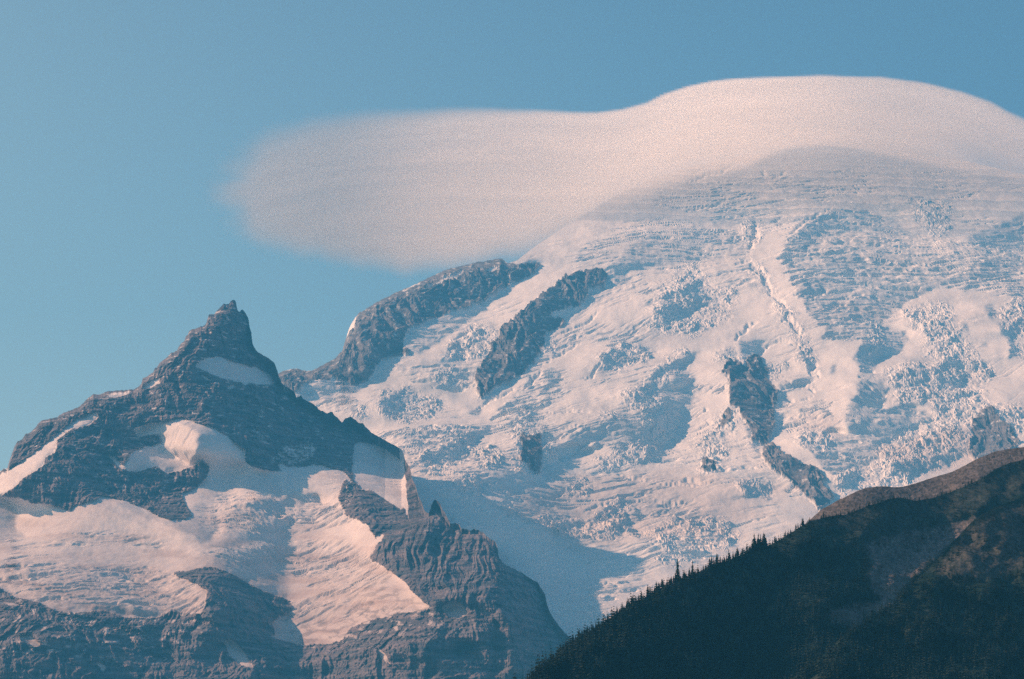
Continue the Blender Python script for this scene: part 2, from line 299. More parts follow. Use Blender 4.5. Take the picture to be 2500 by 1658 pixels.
    shade = [  # where the ice and rock turn away from the morning side (aspect to the right)
             ("Q2", "960 640 1250 370 1500 380 1750 540 2000 560 2365 400 2365 900 2200 850 1900 830 1700 900 1530 1060 1400 1150 1250 1130 1100 950 1050 800", .55),
             ("Q2", "970 600 1100 480 1250 400 1350 430 1300 520 1150 580 1020 640", .8), ("Q2", "1080 760 1300 620 1600 560 1750 560 1700 700 1500 800 1250 860 1100 850", .8), ("Q2", "2000 600 2365 480 2365 760 2100 780", .8),
             ("Q2", "0 700 220 480 560 470 760 540 740 640 500 680 200 720 0 780", .45), ("Q2", "250 900 480 800 560 920 400 1000 280 1050", .6),
             ("R4", "390 450 470 350 560 380 600 220 740 240 790 310 700 350 640 420 780 450 820 500 740 500 720 570 520 550 400 490", 1.3),
             ("R4", "240 620 480 520 660 600 640 740 600 850 480 1000 420 1100 300 1060 340 900 270 780", 1.2), ("R4", "0 700 240 690 300 880 0 920", 1.1), ("R4", "0 620 240 620 200 700 0 700", .7), ("R4", "420 170 640 120 670 40 800 60 760 130 660 160 640 200 500 240 330 320", .6),
             ("R4", "1080 140 1220 180 1270 85 1400 75 1420 170 1470 210 1450 290 1570 420 1600 300 1620 400 1680 540 1560 600 1620 690 1600 780 1500 860 1440 930 1300 900 1230 680 1130 560 1100 300 1020 240", .95),
             ("R4", "1480 420 1620 400 1670 540 1560 600 1620 690 1600 780 1510 790", 1.5), ("R4", "1590 340 1880 260 1880 320 1640 370", 1.2), ("R4", "1620 420 1850 370 1880 350 1940 440 1850 400 1640 440", .9), ("R4", "1940 560 2060 600 2090 660 2000 640", 1.2),
             ("R4", "2030 260 2100 160 2160 160 2100 230", 1.4), ("R4", "1830 70 1920 120 1910 180 1830 160", 1.0),
             ("R4", "1760 870 1900 780 2350 820 2352 1200 2320 1300 2200 1300 1950 1080 1850 930", 1.0), ("R4", "2250 500 2352 450 2352 900 2200 750", 1.0), ("R4", "1280 900 1380 930 1450 1100 1420 1060", 1.0),
             ("R4", "1560 950 1680 1060 1840 1150 2060 1280 1960 1300 1800 1180 1640 1180", 1.2), ("R4", "1460 930 1560 1190 2130 1450 1980 1568 1690 1290 1540 1190", .5),
             ("Q3", "1380 300 1480 100 1550 110 1700 150 1680 260 1500 330 1500 370 1580 380 1600 450 1550 580 1700 560 1830 620 1850 660 1700 720 1520 830 1530 870 1400 950 1390 1000 1250 900 1070 780 1080 720 1250 700 1380 740 1380 560 1450 480 1440 380", 1.05),
             ("Q3", "1420 380 1500 370 1480 780 1400 760", 1.4), ("Q3", "1880 320 1990 320 2030 400 2000 480 1900 440", 1.2), ("Q3", "2050 660 2140 640 2130 760 2060 840", 1.0),
             ("Q3", "1600 900 2000 840 2050 850 1900 930 1700 1000 1600 1010", .5), ("Q3", "1530 420 1880 330 2000 560 1850 600 1600 480", .3),
             ("R5", "1890 470 1970 450 2070 510 2060 600 1960 590", 1.5), ("R5", "1630 670 1690 690 1750 770 1700 750", 1.6), ("R5", "2180 820 2290 960 2330 1050 2200 1040", 1.3), ("R5", "2020 660 2200 680 2354 690 2354 780 2150 770", .8), ("R5", "1830 850 1930 880 1940 940 1860 920", 1.0),
             ("R5", "1380 1100 1640 1130 1690 1350 1500 1300 1380 1200", 1.3), ("R5", "1050 1120 1190 1100 1180 1160 1060 1170", 1.0),
             ("R3", "1600 400 2250 230 2352 300 2352 500 1900 500 1620 560 1330 600 1500 520", .9), ("R3", "1330 560 1500 600 1440 720 1340 740", 1.0), ("R3", "1480 600 1750 560 1740 600 1500 650", .9), ("R3", "1750 540 1880 510 1880 560 1760 580", 1.0),
             ("R3", "400 480 800 330 760 410 500 580 420 720 250 740 150 780 0 720 230 610", .8), ("R3", "800 215 1040 75 1055 105 950 190", 1.2), ("R3", "1150 190 1290 150 1240 230 1180 300 1050 310", .8),
             ("R3", "1040 450 1280 470 1270 860 1060 830", 1.1), ("R3", "2130 1110 2290 1240 2200 1230 2130 1180", 1.3), ("R3", "1950 1100 2040 1050 2030 1100 1900 1250 1880 1200", .8), ("R3", "1900 1300 2050 1290 2020 1400 1930 1420", 1.0),
             ("R3", "1440 790 1560 775 1550 800 1450 810", 1.3), ("R3", "1050 880 1200 880 1290 930 1150 930", .9), ("R3", "1350 1280 1660 1290 1640 1350 1370 1350", .8), ("R3", "300 950 500 860 520 960 700 940 680 1030 330 990", .6),
             ("R2", "1060 1400 1130 1300 1270 1210 1150 1340", 1.2), ("R2", "1230 1400 1450 1250 1440 1320 1280 1430", .8),
             ("Q1", "450 570 560 500 830 360 1370 215 1620 250 1520 350 1350 432 950 602 760 700 740 790 640 830 545 960 525 1012 480 1000 540 800 440 650", .95),
             ("Q1", "740 700 850 640 1240 500 1400 400 1480 380 1300 500 1130 640 1000 740 850 820 760 790", .95), ("Q1", "0 935 300 950 540 1022 380 1090 160 1125 60 1120", .9),
             ("R2", "860 1330 1000 1000 1080 780 1240 560 1500 300 1700 240 1900 290 1890 360 1760 500 1500 700 1320 850 1240 1060 950 1325 740 1440 700 1460", 1.05), ("R2", "640 1200 860 830 1220 510 1180 620 1000 900 860 1100 860 1330 700 1450", .35),
             ("R2", "1900 300 2100 260 2100 340 1500 780 1460 800 1700 520 1850 400", .5), ("R2", "350 1000 480 900 500 1100 380 1110", .7), ("R2", "1850 1050 2100 980 2050 1150 1900 1190", .5), ("R2", "2120 990 2352 1000 2352 1060 2200 1040", .7),
             ("Q1", "600 1150 700 1060 760 1060 740 1160 700 1240 640 1220", .7), ("Q1", "1140 1180 1260 1140 1230 1200", .7), ("Q1", "2150 1070 2260 1040 2352 1000 2352 1160 2280 1160 2200 1120", .6), ("Q1", "2040 1250 2352 1160 2352 1400 2100 1440 1860 1330", .6),
             ("Q3", "700 180 860 200 840 280 760 290", .8), ("Q3", "1130 1000 1270 1080 1200 1170 1100 1060", .4), ("Q3", "730 1010 960 1030 900 1100 740 1080", .5), ("F", "1620 1250 1790 1320 1820 1350 1740 1310", .8), ("F", "1510 1260 1560 1300 1590 1330 1530 1310", 1.0)]
    CRACKS = [("R1", "430 770 520 735 600 712 660 680 700 655 780 638 880 612", 3.5), ("R1", "440 735 500 700 560 665 620 645", 2), ("R1", "910 755 960 730 1000 695", 3), ("R1", "860 695 870 725", 4), ("R1", "400 938 480 920 560 905 660 870", 3), ("R1", "980 620 1080 605 1150 598", 3), ("R1", "1380 640 1460 636", 4),
              ("R1", "900 1005 940 985 990 965", 3), ("Q2", "780 610 800 570 815 520 822 450", 7), ("Q2", "790 690 800 720 860 750 880 790 900 840 895 860", 8), ("Q2", "930 890 970 910 1000 950", 5), ("Q2", "960 1030 1000 1010 1030 1030 1050 1070 1080 1110", 7), ("Q2", "1100 1210 1120 1260 1160 1320 1185 1350", 7), ("Q2", "1120 1290 1140 1300 1130 1250", 9),
              ("Q2", "700 1140 760 1060 830 1020", 5), ("Q2", "850 1220 880 1170 960 1130 1060 1160", 4), ("Q2", "990 1370 1060 1390 1160 1370", 4), ("Q2", "970 1430 1040 1400 1130 1400 1165 1450", 5), ("Q2", "690 700 760 680 800 665", 3), ("Q2", "1000 540 1100 460 1180 420 1260 380", 3), ("Q2", "1120 900 1200 860 1250 870", 3),
              ("R2", "1100 1390 1180 1290 1270 1215", 5), ("R2", "1400 870 1560 800 1700 750 1830 620", 3), ("R2", "1380 1080 1500 1010 1640 930", 3), ("R2", "1640 1280 1740 1270 1800 1160 1880 1060", 3), ("R2", "270 1350 400 1370 500 1375 620 1300", 4), ("R2", "640 1560 760 1470 900 1430 1000 1370", 3), ("R2", "430 910 560 830 640 780", 3),
              ("R3", "780 290 860 240 980 210", 3), ("R3", "980 320 1080 250 1250 150", 4), ("R3", "1060 220 1150 170 1250 140", 3), ("R3", "0 440 200 380 380 350 500 345", 3), ("R3", "100 480 260 440 420 380", 3), ("R3", "1400 410 1520 380 1620 350", 2.5), ("R3", "860 1240 960 1180 1080 1140", 3), ("R3", "1300 240 1500 210 1750 225", 2),
              ("R3", "1360 1060 1480 990 1600 950", 3), ("R3", "1680 1170 1800 1110 1920 1090 2000 1110", 3), ("R3", "1830 1210 1900 1140 2000 1120", 3), ("R3", "1780 1260 1860 1180 1960 1150", 3), ("R3", "600 1120 800 1090 1000 1070", 2.5), ("R3", "640 1170 820 1120 1000 1100", 2.5),
              ("R4", "560 1270 700 1265 820 1290 960 1290", 4), ("R4", "380 1290 600 1300 800 1330", 2.5), ("R4", "430 1490 560 1490 680 1480", 4), ("R4", "900 580 880 590 870 610", 3), ("R4", "880 710 960 730 1050 690", 3), ("R4", "1600 500 1750 520 1900 470", 2.5), ("R4", "1620 690 1780 660 1900 650", 3), ("R4", "0 1180 200 1240 400 1260", 2),
              ("R6", "330 410 520 400 700 440", 2.5), ("R6", "520 370 640 320 760 280", 2.5), ("R6", "260 570 400 540 560 560 680 620", 3), ("R6", "1300 0 1500 20 1700 60", 2.5), ("F", "1500 1230 1560 1222 1640 1226", 2.5), ("F", "1740 1400 1780 1398 1830 1412", 2)]
    G = np.zeros((CH, CW), np.float32)
    for t, s, val in shade: fill(G, pts(t, s), val)
    # edges of the painted areas broken up with noise before they are used
    gu, gv = np.meshgrid(U0+ST*np.arange(CW), V0+ST*np.arange(CH))
    wu = fbm(gu/34, gv/22, 4)*17; wv = fbm(gu/34+50, gv/22+9, 4)*9
    wu = wu + fbm(gu/9, gv/5, 3)*5; G = np.minimum(G, .72); G *= .62+.6*sstep(-.5, .3, fbm(gu/30+9, gv/9, 4))
    G = sample(G, gu+wu, gv+wv); RKw = sample(RK, gu+wu*.55, gv+wv*.55); SEw = sample(blur(SE, 10, 6), gu+wu*1.5, gv+wv*1.5); CRw = sample(blur(CR, 7, 3), gu+wu*1.6, gv+wv*1.6)
    G += (blur(fbm(gu/40, gv/16, 3), 1)*.12)*(1-RKw)
    G0 = G.copy()
    G += .45*np.clip(sample(blur(SE, 12, 7), gu+wu, gv+wv), 0, 1)*(1-RKw)*(.4+.9*sstep(-.3, .3, fbm(gu/22, gv/16, 3)))
    REL = relief_from_gradient(G*2.3, 1.7, L=190, alpha=.035, lim=320)
    rk = sstep(.40, .60, sample(blur(RKw, 4), u, v) + .5*fbm(u/10, v/6, 4)); se = sample(SEw, u, v); cr = np.clip(sample(CRw, u, v) + .75*sample(sstep(.25, .8, blur(G0, 6)), u, v), 0, 1)
    big = fbm(u/260, v/120, 3)
    s = np.interp(v, [380, 520, 700, 900, 1050, 1200, 1390, 1430, 1530, 1600, 2400], [.46, .54, .60, .62, .58, .46, .42, .29, .31, .42, .55])
    s = s + 0*u
    # gentler benches and steeper icefalls
    Dref = smooth1(np.interp(us, [-500, 900, 1400, 1700, 2500, 3000], [9850, 9700, 9750, 9790, 9750, 9700]), 61)
    D = integrate_up(v, s, Dref, 1400.)
    D = D*(1 - .058*sstep(1440, 1080, u)*sstep(870, 1000, u)*sstep(1000, 1210, v)*(1 - sstep(1285, 1420, v)*sstep(1320, 1160, u)))
    D = D + 45*big + 9*fbm(u/90+4, v/60, 3)*np.clip((v-vt[None, :])/80, 0, 1)
    D = D - sample(REL, u, v)*np.clip((v-vt[None, :])/40, 0, 1)
    # side drop of the dome to the right and left of what shows
    x, y, z = place(u, v, D)
    X = x; Y = y
    # ---- height detail, in metres of the ground itself
    w1 = fbm(X/330, Y/520, 4)
    dz = w1*14*(1-rk)
    q = Y - .42*X + fbm(X/1600+3, Y/1800, 2)*420 + fbm(X/260, Y/260, 2)*34 + fbm(X/45, Y/60, 2)*9
    lam = X + .42*Y
    cn = perlin(q/40, lam/520) + .6*perlin(q/19+7, lam/260)
    gate = sstep(-.1, .45, fbm(X/260+11, Y/420+5, 3) + .9*cr - .02)
    crk = sstep(.02, .42, -cn)
    gate = gate*sstep(-.35, .25, fbm(lam/75+5, q/34, 3))
    dz -= crk*gate*(6+20*cr)*(1-rk)*(1-.7*se)
    dz += np.maximum(cn, 0)*gate*(2+12*cr)*(1-rk)
    dz += fbm(X/38, Y/80, 3)*(1.2+3*cr+5*se)*(1-rk)
    k = se > .04
    xs, ys = X[k], Y[k]; wx = fbm(xs/60, ys/90, 2)*22; wy = fbm(xs/60+9, ys/90, 2)*34
    f1, f2, idv = worley((xs+wx)/32, (ys+wy)/42)
    e1, e2, ide = worley((xs+wx)/58+9, (ys+wy)/76); bigc = sstep(.45, .75, ide)
    g1, g2, idg = worley((xs+wx)/12+4, (ys+wy)/19)
    edge = sstep(0, .22, f2-f1)
    dz[k] += ((bigc*9*sstep(0, .3, e2-e1) + idv*9*edge - 5 + idg*6)*(.55+.75*sstep(-.4, .5, fbm(xs/140, ys/200, 2)))*sstep(0, .2, g2-g1))*np.clip(se[k]*1.15, 0, 1)*(1-.6*rk[k])
    # rock: ribs and ledges falling down the slope
    k = rk > .02
    xs, ys = X[k], Y[k]
    rib = fbm(xs/75+fbm(xs/200, ys/300, 2)*1.2, ys/210, 5, .55, True)
    led = fbm(xs/160, z[k]/26, 3)
    dz[k] += (rib*26 + led*9)*np.minimum(rk[k]*1.2, 1)
    CK = np.zeros((CH, CW), np.float32)
    for tg, sp, w in CRACKS: stroke(CK, pts(tg, sp), w)
    dz -= sample(blur(CK, 1.8), u, v)*13
    fade = np.clip((v-vt[None, :])/25, 0.15, 1)
    z = z + dz*fade
    dis = np.zeros_like(rk)
    deb = np.clip(sstep(.25, .7, fbm(X/900, Y/500, 4) + .9*sample(blur(mask([("F", "1300 1180 1950 1150 2000 1300 1700 1420 1300 1420 1100 1300", .55), ("Q3", "1000 600 1380 650 1300 760 1000 700", .6), ("Q3", "1500 820 2050 640 2365 600 2365 800 1650 1050", .7)]), 25), u, v))*.35, 0, 1)
    rk = np.clip(rk*1.15 + sstep(.35, .7, fbm(X/30, Y/50, 3))*sample(blur(mask([("R4", "780 560 1200 560 1250 1250 780 1250"), ("Q3", "2000 600 2365 560 2365 850 2000 850"), ("R3", "1000 330 1330 330 1330 900 1000 900")]), 10), u, v)*.5, 0, 1)
    # snow caught on rock ledges
    rk = rk*(1-.75*sstep(.22, .48, fbm(X/26+8, z/14, 3))*sstep(.5, .9, rk))
    x, y, z = back_rows(x, y, z, 14, 30, .55)
    pad = lambda a: np.vstack([np.repeat(a[:1], 14, 0), a])
    rk, deb, u2, v2 = pad(rk), pad(deb), pad(u), pad(v)
    R, C = x.shape
    V = np.stack([x, y, z], -1).reshape(-1, 3); F = grid_faces(R, C)
    at = dict(rock=rk.ravel(), debris=deb.ravel())
    # faces of the big rock cleavers become parts of their own
    fc = F[:, 0]; fu = u2.ravel()[fc]; fv = v2.ravel()[fc]
    part = np.zeros(len(F), np.int8)
    names = {1: ("rock_ridge", "rounded rock ridge running down from the cloud edge with thin snow streaks on its crest"), 2: ("rock_cleaver", "long dark rock rib tapering to a point between two glaciers"),
             3: ("rock_cliff", "dark upright rock cliff framed by icefalls below the middle of the snow slope"), 4: ("rock_rib", "purplish curved rock rib just above the forested ridge"), 5: ("rock_outcrop", "brown rock outcrop under broken ice at the right edge"),
             6: ("ice_cliff_rock", "small dark upright rock step in the icefall")}
    for i in range(6):
        mi = sample(sample(mask([rocks[i]]), gu+wu*.55, gv+wv*.55), fu, fv) > .5
        part[mi & (part == 0)] = i+1
    root = sub_mesh("snowy_mountain", V, F, part == 0, M_C, at)
    tag(root, "huge snow and ice covered volcano slope under a smooth cloud cap", "mountain", kind="structure")
    for i, (nm, lb) in names.items():
        o = sub_mesh(nm, V, F, part == i, M_C, at, root); o["label"] = lb
    return D, u, v
build_mountain()

# =================================================================== THE ROCKY PEAK AND THE GLACIER BELOW IT
def build_peak():
    us = np.arange(-420, 1560, 1.7)
    a = pts("P1", "0 1190 20 1168 40 1175 55 1120 70 1080 84 1040 100 1010 125 1003 150 965 175 962 205 930 218 912 240 892 260 885 300 878 330 870 360 850 395 835 440 820 470 800 490 780 515 755 540 738 580 740 610 725 640 720 700 716 770 711 800 694 818 680 822 650 850 636 885 612 892 590 905 584 925 556 960 530 985 505 1020 490 1035 460 1050 440 1065 432 1072 405 1085 395 1092 372 1105 365 1125 362 1150 350 1172 346 1190 330 1200 300 1205 280 1240 275 1258 250 1280 228 1292 216 1305 218 1325 214 1335 200 1352 192 1362 205 1368 245 1374 262 1384 263 1392 251 1402 250 1410 262 1420 275 1434 300 1440 350 1452 385 1456 440 1464 462 1480 490 1500 502 1530 520 1560 538 1585 560 1592 580 1600 600 1612 640 1625 678 1650 695 1662 700 1680 712 1700 726 1712 760 1725 752 1738 745 1755 770 1790 785 1815 800 1850 832 1890 848 1905 842 1920 840 1932 860 1945 872 1975 902 1990 885 2000 875 2025 868 2040 880 2070 902 2095 908 2110 925 2150 965 2190 985 2230 1010 2280 1035 2318 1058")
    b = pts("P3", "740 112 758 175 785 215 800 290 822 330 840 400 862 440 880 500 905 512 918 480 925 455 935 430 955 424 975 445 990 480 1005 500 1030 550 1040 572 1055 575 1080 572 1100 582 1115 608 1140 610 1170 618 1200 612 1235 620 1260 640 1290 670 1330 690 1345 730 1352 790 1380 830 1440 860 1500 890 1550 925 1600 950 1625 990 1650 1030 1660 1090 1675 1130 1700 1180 1750 1245 1800 1300 1850 1345 1950 1430 2200 1600")
    P = np.vstack([[[-700, 1330], [-420, 1290], [-250, 1215], [-120, 1225]], a, b, [[1700, 1760]]])
    vt = polyline_v(P, us)
    vt += fbm(us/9, us*0+6.1, 4)*np.interp(us, [-400, 0, 900, 1000, 1030, 1600], [4, 3.2, 3.2, 2, 3.5, 4])
    u, v = column_grid(us, vt, np.full(us.shape, 1680.), 760, 2420., 34)
    snow = [("P1", "-300 1360 -150 1290 0 1210 180 1090 330 970 450 890 510 850 560 838 568 870 530 905 420 940 330 1000 322 1070 260 1110 250 1150 150 1210 80 1280 0 1335 -200 1440"),
            ("P1", "816 708 850 672 925 643 922 675 880 700 840 712"), ("P1", "600 757 650 733 770 721 742 735 665 758"), ("P1", "1152 630 1190 638 1232 656 1200 662"), ("P1", "1303 702 1330 684 1382 689 1345 705"), ("P1", "1390 678 1430 682 1425 690"), ("P1", "1520 532 1560 545 1555 552 1525 540"), ("P1", "845 765 880 750 878 760"),
            ("P1", "1120 575 1190 535 1280 528 1360 560 1480 575 1560 630 1592 685 1440 682 1300 652 1225 628"),
            ("P1", "775 945 800 930 850 915 960 905 1010 880 1060 880 1200 920 1290 960 1340 1010 1420 1060 1422 1200 1380 1200 1340 1320 1290 1400 1220 1460 1200 1500 1100 1420 1060 1350 1060 1310 1150 1270 1200 1210 1215 1150 1170 1122 1100 1158 1040 1190 970 1195 900 1160 860 1172 800 1190 740 1185 710 1165 740 1110 800 1055 840 1040 880 1042 940 1020 905 982 860 978 800 990"),
            ("P1", "1430 945 1500 918 1552 950 1515 1010 1450 995", .42), ("P1", "1570 1090 1650 1040 1810 1010 1832 1060 1800 1120 1700 1152 1560 1140", .45), ("P1", "610 1080 660 1100 720 1165 700 1180 640 1120", .8),
            ("P1", "1370 1190 1420 1133 1480 1143 1560 1180 1642 1196 1600 1148 1700 1160 1850 1145 2000 1200 2052 1280 2065 1330 2200 1450 2210 1520 2215 1560 2130 1690 2100 1700 1000 1700 1200 1480 1330 1330"),
            ("P1", "2060 1012 2160 1020 2330 1060 2365 1500 2340 1400 2200 1330 2080 1240 2110 1130"), ("P3", "440 60 560 70 640 120 660 240 640 360 600 400 750 500 700 440 560 370 480 360 430 300 420 180"),
            
            ("P2", "-500 380 0 410 120 410 200 440 300 455 370 470 440 500 480 465 560 440 600 428 680 398 800 425 960 488 1050 548 1180 560 1250 500 1280 450 1200 382 1330 300 1500 240 1560 185 2280 380 2290 480 2352 600 2352 1100 1900 1355 1800 1285 1755 1210 1840 1135 1870 1110 1840 1060 1700 1015 1560 945 1460 892 1300 872 1210 880 1250 960 1320 1000 1310 1080 1290 1140 1200 1150 1100 1120 1000 1170 800 1170 650 1128 440 1150 350 1130 250 1085 100 1045 0 985 -500 900"),
            ("P3", "-100 560 380 560 620 660 600 700 530 745 528 800 650 870 700 905 760 960 840 1045 920 1110 860 1130 700 1150 490 1200 400 1245 350 1340 100 1352 -100 1300"),
            ("P3", "985 1130 1010 1095 1080 1080 1130 1105 1160 1150 1100 1190 1050 1180"), ("P2", "1430 1320 1480 1300 1560 1400 1620 1500 1540 1490 1470 1420", .9), ("P2", "120 1290 200 1290 270 1350 230 1370 150 1330", .8), ("P2", "460 1360 530 1325 520 1350 480 1390", .8), ("P2", "600 1440 650 1470 690 1510 650 1530", .8),
            ("P2", "0 1085 100 1090 160 1110 60 1110", .8), ("P2", "340 1130 460 1140 640 1240 600 1270 400 1200", .4), ("P2", "640 1200 900 1250 1000 1350 880 1300 700 1260", .45), ("P2", "800 1340 1080 1420 1200 1480 1000 1440", .4), ("P3", "560 1360 620 1400 680 1500 600 1440", .8), ("P3", "280 1330 700 1280 760 1330 500 1400 300 1400", .25)]
    SN = mask(snow)
    noB = mask([("P2", "1100 890 1200 880 1330 860 1450 885 1560 940 1700 1010 1850 1060 1875 1110 1820 1140 1740 1210 1765 1280 1650 1342 1500 1332 1440 1260 1320 1200 1330 1100 1320 1000 1250 965 1190 940 1130 920"),
                ("P2", "1560 190 1640 200 1760 240 1790 250 1720 240 1620 210"), ("P2", "880 1000 920 990 900 970 860 980", .3),
                ("P2", "2200 290 2400 420 2400 700 2352 600 2200 520 2150 400", .7), ("P3", "380 470 480 370 620 430 740 520 760 570 640 660 560 620 480 560 400 520")])
    SN = np.clip(SN - noB, 0, 1)
    gu, gv = np.meshgrid(U0+ST*np.arange(CW), V0+ST*np.arange(CH))
    wu = fbm(gu/26+30, gv/20, 4)*14; wv = fbm(gu/26+80, gv/20+9, 4)*8
    mixz = mask([("P2", "0 1040 600 1130 1300 1150 1320 1250 1000 1500 0 1400", .38), ("P3", "0 1180 600 1180 1100 1110 1200 1250 500 1300 300 1400 0 1400", .35), ("P3", "600 900 900 1100 1000 1200 700 1250 400 1200 500 1000", .35)])
    SNw = sample(SN, gu+wu*.35, gv+wv*.35)
    shade = [("P1", "1085 400 1190 370 1230 390 1340 240 1450 300 1600 600 1970 900 2320 1055 2365 1200 2365 1600 2250 1560 2060 1300 2060 1240 1850 1130 1650 1190 1420 1130 1370 1200 1330 1330 1240 1440 1200 1500 1080 1540 800 1430 600 1330 350 1370 0 1335 260 1110 400 1030 600 1080 700 1170 760 1100 830 1050 800 1000 780 940 930 860 930 700 980 600", .85),
             ("P1", "1140 960 1380 1040 1380 1150 1200 1150 1090 1130", .75), ("P1", "740 1110 840 1050 960 1090 1090 1150 960 1200 740 1190", 1.4), ("P1", "400 1000 560 840 780 940 800 1050 700 1080 600 1040", .45), ("P1", "560 840 700 770 780 800 700 830 600 870", .8),
             ("P1", "1200 1200 1420 1140 1370 1200 1340 1320 1240 1460 1060 1500 1060 1300", .6), ("P1", "0 1210 180 1090 330 970 450 890 510 850 560 838 568 870 420 940 330 1000 260 1110 80 1280 0 1335", -.5),
             ("P1", "2060 1010 2320 1060 2365 1600 2200 1400", 1.2), ("P3", "430 20 600 20 760 90 920 350 930 430 860 530 760 580 700 440 480 360 400 200", 1.4), ("P1", "1600 1150 1850 1150 2000 1210 1900 1230 1700 1190", .4),
             ("P2", "600 430 680 400 960 490 1180 620 1330 690 1420 600 1360 500 1280 450 1200 480 1000 420", 1.4), ("P2", "-300 400 0 410 120 520 100 600 160 670 0 690 -300 700", 1.4),
             ("P2", "1850 370 2050 390 2050 460 1900 440", .8), ("P2", "1800 520 2000 500 2000 580 1860 570", 1.0), ("P2", "1380 450 1600 390 1850 380 1900 440 1700 560 1900 590 1600 640 1400 620", .35),
             ("P2", "1380 740 1800 720 2100 700 1850 800 1600 820 1400 770", .55), ("P2", "780 650 1000 670 1100 730 900 720", .5), ("P2", "0 820 600 840 900 880 1000 1000 1250 1100 1150 1160 900 1150 800 1050 600 990 400 930 0 900", .5),
             ("P2", "0 980 350 1120 650 1130 1300 1190 1440 1260 1500 1330 1330 1400 1330 1568 0 1568", .85), ("P2", "1100 900 1450 890 1870 1110 1740 1210 1500 1000 1320 1000", .5), ("P2", "1330 900 1500 900 1640 1050 1800 1180 1740 1210 1765 1280 1650 1342 1500 1332 1440 1260 1330 1130 1340 1000", 1.1),
             ("P2", "1860 1180 2100 1110 2300 1070 2340 1120 2100 1180 1900 1210", .6), ("P2", "1760 1330 1900 1350 1860 1470 1780 1480", .7), ("P2", "1650 1568 1800 1500 2352 1400 2352 1568", 1.0),
             ("P3", "380 470 480 370 620 430 740 520 760 570 640 660 560 620 480 560", .9), ("P3", "905 560 930 440 990 480 1040 570 1000 620 960 700 930 800 880 850 860 740 900 640", 1.1), ("P3", "530 745 640 660 850 540 905 540 880 640 800 700 700 860 600 830", -.1),
             ("P3", "1335 690 1350 790 1600 950 1670 1120 1850 1345 1700 1450 1560 1568 1500 1568 1440 1500 1400 1300 1420 1200 1330 1100 1350 900 1330 800", 1.25), ("P3", "760 1000 1140 880 1130 950 900 1050 850 1050", .5),
             ("P3", "1240 1180 1380 1220 1370 1350 1290 1400 1230 1300", 1.0), ("P3", "780 1350 900 1320 1100 1320 1150 1360 1100 1430 900 1440 790 1400", 1.1), ("P3", "480 1350 760 1370 760 1420 500 1420", .9), ("P3", "0 1500 700 1400 760 1460 1000 1470 1100 1440 1320 1480 1320 1530 700 1568 0 1568", .8), ("P3", "20 1180 260 1080 420 1070 200 1190", .6)]
    G = np.zeros((CH, CW), np.float32)
    for t, s_, val in shade: fill(G, pts(t, s_), val)
    fill(G, pts("P1", "785 985 850 925 960 910 1060 920 1150 960 1130 1060 1100 1140 1040 1120 930 1060 840 1040 900 1030 930 1020 900 985"), -.5)
    fill(G, pts("P1", "1370 1200 1420 1133 1480 1143 1560 1180 1700 1200 1850 1190 2000 1230 2052 1290 2100 1400 2000 1420 1800 1330 1500 1340 1300 1420 1340 1330"), -.8)
    fill(G, pts("P2", "20 415 120 415 370 480 560 445 700 490 900 590 1150 660 1400 720 2000 640 2300 600 2300 680 1600 740 1100 760 300 760 0 700 170 670 100 600 130 530"), -.35)
    G = sample(G, gu+wu, gv+wv)
    G += blur(fbm(gu/40, gv/16, 3), 1)*.07
    REL = relief_from_gradient(G*1.5, 1.4, L=220., lim=210)
    sn = sstep(.30, .52, sample(blur(SNw, 2.2), u, v) + .58*fbm(u/8, v/5, 5, .6))
    mz = sample(blur(mixz, 12), u, v)
    Dtop = np.interp(us, [-420, -200, 0, 200, 400, 570, 700, 860, 980, 1065, 1250, 1370, 1560], [9000, 9200, 9350, 9600, 9850, 10000, 9980, 9620, 9200, 8900, 8520, 8250, 8000])
    D = profile_depth(v, ([700, 900, 1100, 1250, 1420, 1480, 1560, 2400], [1.25, 1.05, .85, .62, .42, .55, .8, .8]), smooth1(Dtop, 41), smooth1(vt, 181))
    D = D + (40*fbm(u/150, v/90, 3) + 22*fbm(u/60+4, v/45, 3))*(1-.8*sample(blur(SNw, 12), u, v))*np.clip((v-vt[None, :])/60, 0, 1)
    D = D + np.interp(us, [700, 860, 940, 980, 1055, 1700], [0, 380, 560, 560, 0, 0])[None, :]*sstep(1330, 1110, v)
    D = D - 85*sample(blur(mask([("P1", "1380 1180 1420 1133 1480 1143 1560 1180 1700 1190 1850 1180 2000 1210 2052 1280 2065 1330 2200 1450 2180 1520 2000 1500 1700 1560 1300 1580 1230 1500 1250 1430 1330 1320")]), 20), u, v) - 70*sample(blur(mask([("P3", "530 745 640 660 850 540 905 520 925 440 955 420 1000 480 1060 570 1350 640 1420 860 1600 950 1700 1200 1800 1400 1560 1600 1440 1500 1400 1300 1330 1120 1100 1080 900 1110 700 900 600 850")]), 9), u, v)
    D = D - sample(REL, u, v)*np.clip((v-vt[None, :])/10, 0, 1)
    x, y, z = place(u, v, D)
    X, Y = x, y
    q = Y - .10*X + fbm(X/900, Y/900, 2)*160 + fbm(X/170, Y/170, 2)*22 + fbm(X/32, Y/40, 2)*6
    lam = X
    gm = sn*(1-mz)
    cn = perlin(q/27, lam/420) + .6*perlin(q/12+7, lam/200)
